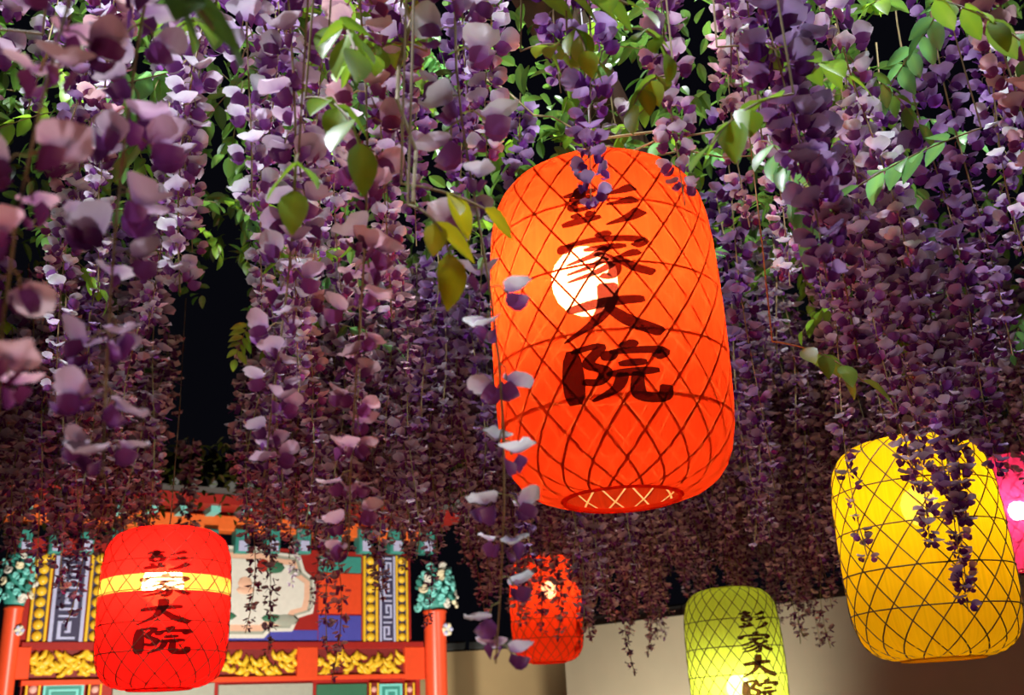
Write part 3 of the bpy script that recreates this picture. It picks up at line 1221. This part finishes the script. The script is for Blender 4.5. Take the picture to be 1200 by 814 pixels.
while n_far < 205 and tries < 40000:
    tries += 1
    D = 2.75 + 4.9 * rng.random() ** .9
    x = rng.uniform(-40, 1240)
    base = at(x, 560, D)
    L = rng.uniform(.42, 1.1)
    top = Vector((base.x, base.y, CAN + rng.uniform(-.08, .08)))
    bot = top - Vector((0, 0, L))
    _, yt, Dt = proj(top)
    xb, yb, Db = proj(bot)
    lim = bottom_limit(x, rng, D)
    if yb > lim or not ok_strand(xb, yt, yb, Db, 14):
        continue
    if any((top.x - a) ** 2 + (top.y - c) ** 2 < .10 ** 2 for a, c in placed):
        continue
    placed.append((top.x, top.y))
    look = rng.choices(looks, (2, 4, 3, 2))[0]
    lm = landmark(xb, Db)
    ln = size_word(L)
    lab = f'distant {ln} {look} wisteria strand {lm}'
    far_strand(top, L, rng, look, lab, f'{ln} {look} far strands {lm}')
    n_far += 1

# strands hanging low before the gate and the small lantern
for i, (x, yb, D, look, lab) in enumerate([
        (292, 742, 4.0, 'warm-lit pink', 'warm-lit pink wisteria strand hanging across the gate cartouche'),
        (318, 765, 4.2, 'mauve', 'mauve wisteria strand reaching the carved panel under the cartouche'),
        (378, 768, 3.6, 'mauve', 'mauve wisteria strand over the blue field of the gate'),
        (396, 800, 3.7, 'warm-lit pink', 'longest warm-lit strand over the gate, reaching its lower rail'),
        (88, 735, 3.4, 'deep purple', 'purple wisteria strand over the wide fret panel of the gate'),
        (70, 690, 3.2, 'mauve', 'mauve wisteria strand over the corner fret panel top of the gate'),
        (452, 690, 3.9, 'mauve', 'mauve wisteria strand over the narrow fret panel of the gate'),
        (615, 735, 4.4, 'mauve', 'mauve wisteria strand down the edge of the small vermilion lantern'),
        (634, 745, 4.6, 'deep purple', 'purple wisteria strand down the face of the small vermilion lantern'),
        (660, 752, 4.5, 'mauve', 'mauve strand over the far edge of the small vermilion lantern'),
        (738, 792, 5.2, 'deep purple', 'purple wisteria strand silhouetted on the pale wall'),
        (765, 770, 5.4, 'mauve', 'mauve wisteria strand silhouetted on the pale wall by the lime lantern')]):
    bot = at(x, yb, D)
    far_strand(Vector((bot.x, bot.y, CAN)), CAN - bot.z, random.Random(700 + i), look, lab, None)

# ---- leaf sprays set by hand: (x, y, depth, yaw, droop, pairs, scale, tint, label)
LIME, DARKG, LANTERN_LIT, MINT = (2.0, 1.7, .8, 1), (.7, .75, .7, 1), (3.9, 1.75, .3, 1), (1.6, 1.8, 3.4, 1)  # yellow leaf tint stands for lantern light falling on the leaves
HAND = [
    (478, 240, .98, -.7, 1.3, 1, 1.0, LANTERN_LIT, 'lantern-lit yellow leaf spray with drooping leaflets beside the big orange lantern'),
    (470, 215, 1.02, -.1, .6, 1, 1.0, LANTERN_LIT, 'small lantern-lit leaf spray pointing at the big orange lantern'),
    (385, 40, 1.12, -1.2, 1.0, 3, 1.2, LIME, 'lime green leaf spray above the mauve strand with salmon petals'),
    (358, 115, 1.1, -.9, 1.1, 3, 1.1, LIME, 'lime green leaf spray with folded leaflets over the warm-lit pink strand'),
    (540, 15, 1.35, -1.8, .5, 4, 1.3, LIME, 'broad bright green leaf spray in the vines over the big lantern cord'),
    (590, -5, 1.35, -.7, .8, 4, 1.2, LIME, 'bright green leaf spray over the pale lilac strand at the big lantern'),
    (664, 35, 1.3, -1.4, 1.2, 2, 1.0, LIME, 'yellow green leaf pair over the short purple strand'),
    (732, 35, 1.3, -1.1, 1.2, 2, 1.0, LIME, 'yellow green leaf pair beside the slanting dark beam'),
    (840, 55, 1.4, -.6, .9, 4, 1.1, LIME, 'bright green leaf spray between beam and deep purple strand'),
    (1045, -10, 1.3, -.3, 1.0, 3, 1.1, LIME, 'bright green leaf spray above the black opening in the vines'),
    (893, 165, 1.5, -1.6, 1.35, 5, 1.2, MINT, 'hanging pale green pinnate leaf beside the shoulder of the big lantern'),
    (1150, 150, 1.6, 2.9, .45, 4, 1.1, MINT, 'blue green pinnate leaf reaching across the black opening'),
    (1178, 40, 1.5, -1.5, 1.3, 5, 1.1, MINT, 'hanging blue green pinnate leaf above the pink lantern'),
    (130, -30, .70, -.5, 1.0, 2, 1.1, DARKG, 'large dark green leaf spray near the close warm-lit pink strand'),
    (50, 40, 1.0, -2.4, .7, 4, 1.1, LIME, 'green leaf spray behind the close warm-lit pink strand'),
    (500, 60, 1.3, -2.0, .9, 4, 1.15, LIME, 'bright green leaf spray over the lantern-lit leaf sprays'),
    (610, 60, 1.45, -1.0, .9, 4, 1.1, LIME, 'bright green leaf spray just beside the short purple strand'),
    (790, 90, 1.4, -2.2, 1.0, 3, 1.1, LIME, 'bright green leaf spray beside the mauve strand at the big lantern shoulder'),
    (250, 40, 1.15, -1.5, .9, 3, 1.1, LIME, 'bright green leaf spray over the pale lilac strand by the black gap'),
    (930, 110, 1.15, -2.6, .9, 3, 1.1, LIME, 'green leaf spray among the dense deep purple strand'),
    (350, 180, 1.0, -1.4, 1.3, 1, 1.0, LIME, 'lime green leaf pair hanging low over the salmon petals'),
    (905, 400, 1.7, -.6, .9, 3, 1.1, (1.2, 1.1, .7, 1), 'olive green leaf spray beside the edge of the big orange lantern'),
]
for i, (x, y, D, yaw, dr, pr, sc, tint, lab) in enumerate(HAND):
    q = at(x, y, D)
    o = spray(q, yaw, dr, 300 + i, lab, None, pr, sc, tint)
    if CAN - q.z > .08:
        m = MB()
        m.tube([(.012 * math.sin(2.5 * t), .01 * math.sin(3 * t), (CAN - q.z) * t) for t in (0, .2, .4, .6, .8, 1)], .0014, 4)
        m.build('hanging_stalk', M_stem, o)
tries = k = 0
while k < 190 and tries < 5000:
    tries += 1
    D = 1.35 + 2.6 * rng.random() ** 1.4
    x = rng.uniform(-60, 1260)
    base = at(x, 120, D)
    z = CAN + rng.uniform(-.32, .12)
    q = Vector((base.x, base.y, z))
    xp, yp, Dp = proj(q)
    if yp < -60 or yp > 420 or not ok_strand(xp, yp - 20, yp + 60, Dp, 30):
        continue
    tint = rng.choice((LIME, LIME, (1, 1, 1, 1), DARKG, MINT))
    nm = {LIME: 'lime green', DARKG: 'dark green', MINT: 'blue green'}.get(tint, 'mid green')
    lm = landmark(xp, Dp)
    spray(q, rng.uniform(0, 6.3), rng.uniform(.3, 1.3), 500 + k, f'{nm} leaf spray in canopy {lm}', f'{nm} leaf sprays {lm}', rng.choice((3, 4, 4, 5)), rng.uniform(.9, 1.25), tint, .03)
    k += 1

# ---- twigs of the vine
for i, (x0, y0, x1, y1, D0, D1) in enumerate([(690, 160, 900, 150, 1.95, 2.2), (700, 172, 800, 168, 1.9, 2.0), (640, 178, 880, 180, 2.1, 2.2),
                                              (310, -20, 318, 75, 1.5, 1.6), (470, -60, 478, 240, 1.3, .98), (560, 90, 700, 170, 2.6, 2.2), (900, 150, 1010, 60, 2.2, 2.4)]):
    p, q = at(x0, y0, D0), at(x1, y1, D1)
    rt = random.Random(i)
    pts = [p.lerp(q, t / 6) + Vector((rt.uniform(-.01, .01), rt.uniform(-.02, .02), rt.uniform(-.012, .012))) for t in range(7)]
    m = MB()
    c0 = pts[0].copy()
    m.tube([v - c0 for v in pts], [.0035 - .0003 * t for t in range(7)], 5)
    o = m.build('vine_twig', M_twig if i in (3,) else M_stem)
    o.location = c0
    tag(o, ['bare tan twig running over the top of the big orange lantern', 'short tan twig just above the big orange lantern', 'long thin twig lying across the big lantern cord',
            'dark upright twig above the mauve strand with salmon petals', 'tan stalk carrying the lantern-lit leaf sprays', 'slanting tan twig beside the big lantern cord', 'slanting twig below the deep purple strand'][i], 'twig')

# ---- the mat of small leaves on the canopy, beyond counting
m = MB()
rng = random.Random(77)
for i in range(12500):
    D = 1.7 + 6.0 * rng.random()
    x = rng.uniform(-420, 1620)
    base = at(x, 200, D)
    q = Vector((base.x, base.y, CAN + rng.uniform(-.16, .30)))
    xp, yp, Dp = proj(q)
    if any(x0 - 25 < xp < x1 + 25 and y0 - 20 < yp < y1 + 20 for (x0, y0, x1, y1) in HOLES):
        continue
    if 690 < xp < 765 and 55 < yp < 160:
        continue
    g = LEAF_G[rng.randrange(3)]
    mt = Matrix.Translation(q) @ Euler((rng.uniform(-.7, .7), rng.uniform(-.3, 1.2), rng.uniform(0, 6.3))).to_matrix().to_4x4() @ Matrix.Scale(rng.uniform(.8, 1.3), 4)
    j = rng.uniform(.5, 1.3)
    m.add([mt @ Vector(v) for v in g.v], g.f, [(c[0] * j * rng.uniform(.9, 1.2), c[1] * j, c[2] * j) for c in g.c])
for q0 in [Vector((c.x, c.y, CAN)) for c, _, _ in LANT.values()] + [Vector((at(x, y, D).x, at(x, y, D).y, CAN)) for (x, y, D, *_r) in HAND]:
    for i in range(14):              # leaves knotted round each cord and stalk
        g = LEAF_G[rng.randrange(3)]
        q = q0 + Vector((rng.uniform(-.07, .07), rng.uniform(-.07, .07), rng.uniform(-.04, .06)))
        mt = Matrix.Translation(q) @ Euler((rng.uniform(-.7, .7), rng.uniform(-.3, 1.2), rng.uniform(0, 6.3))).to_matrix().to_4x4()
        m.add([mt @ Vector(v) for v in g.v], g.f, g.c)
for q0 in SPRAYS:
    if CAN - q0.z < .35:
        for i in range(5):
            g = LEAF_G[rng.randrange(3)]
            mt = Matrix.Translation(q0 + Vector((rng.uniform(-.03, .03), rng.uniform(-.03, .03), rng.uniform(-.01, .05)))) @ Euler((rng.uniform(-.7, .7), rng.uniform(-.3, 1.2), rng.uniform(0, 6.3))).to_matrix().to_4x4()
            m.add([mt @ Vector(v) for v in g.v], g.f, g.c)
o = m.build('vine_foliage', M_leaf)
tag(o, 'mat of small green wisteria leaves forming the canopy overhead', 'foliage', kind='stuff')

# ---- the farthest strands of the curtain, too many and too small to tell apart
rng = random.Random(91)
st = MB()
n = tries = 0
while n < 650 and tries < 60000:
    tries += 1
    D = 3.4 + 4.6 * rng.random()
    x = rng.uniform(-30, 1230) if n < 500 else rng.choice((rng.uniform(-330, -30), rng.uniform(1230, 1540)))
    if n < 90:                 # a fuller fringe before the eaves of the gate
        D, x = rng.uniform(3.0, 4.3), rng.uniform(-20, 560)
    base = at(x, 600, D)
    L = rng.uniform(.55, 1.3)
    top = Vector((base.x, base.y, CAN + rng.uniform(-.08, .08)))
    xt, yt, _ = proj(top)
    xb, yb, Db = proj(top - Vector((0, 0, L)))
    if n < 90 and yb < 590:
        continue
    lim = rng.uniform(600, 668) if x < 560 else rng.uniform(660, 775) if x < 960 else rng.uniform(600, 720)
    if yb > lim or not ok_strand(xb, yt, yb, Db, 12):
        continue
    pts = stem_path(rng, L, .03)
    st.tube([top + p for p in pts], .002, 3, False, CALYX)
    for t, az, pit, size in nodes_of(rng, L, .055, 3, .02):
        g = BLOOM_LOW[rng.randrange(len(BLOOM_LOW))]
        mt = Matrix.Translation(top + path_at(pts, t)) @ Euler((rng.uniform(-.4, .4), pit, az)).to_matrix().to_4x4() @ Matrix.Scale(size * 1.2, 4)
        j = rng.uniform(.6, 1.05)
        st.add([mt @ Vector(v) for v in g.v], g.f, [(c[0] * j, c[1] * j * .85, c[2] * j * .85) for c in g.c])  # dim warm light of the far canopy put into these colours
    n += 1
o = st.build('distant_wisteria', M_petal)
tag(o, 'dim haze of distant wisteria strands filling the back of the canopy', 'wisteria', kind='stuff')
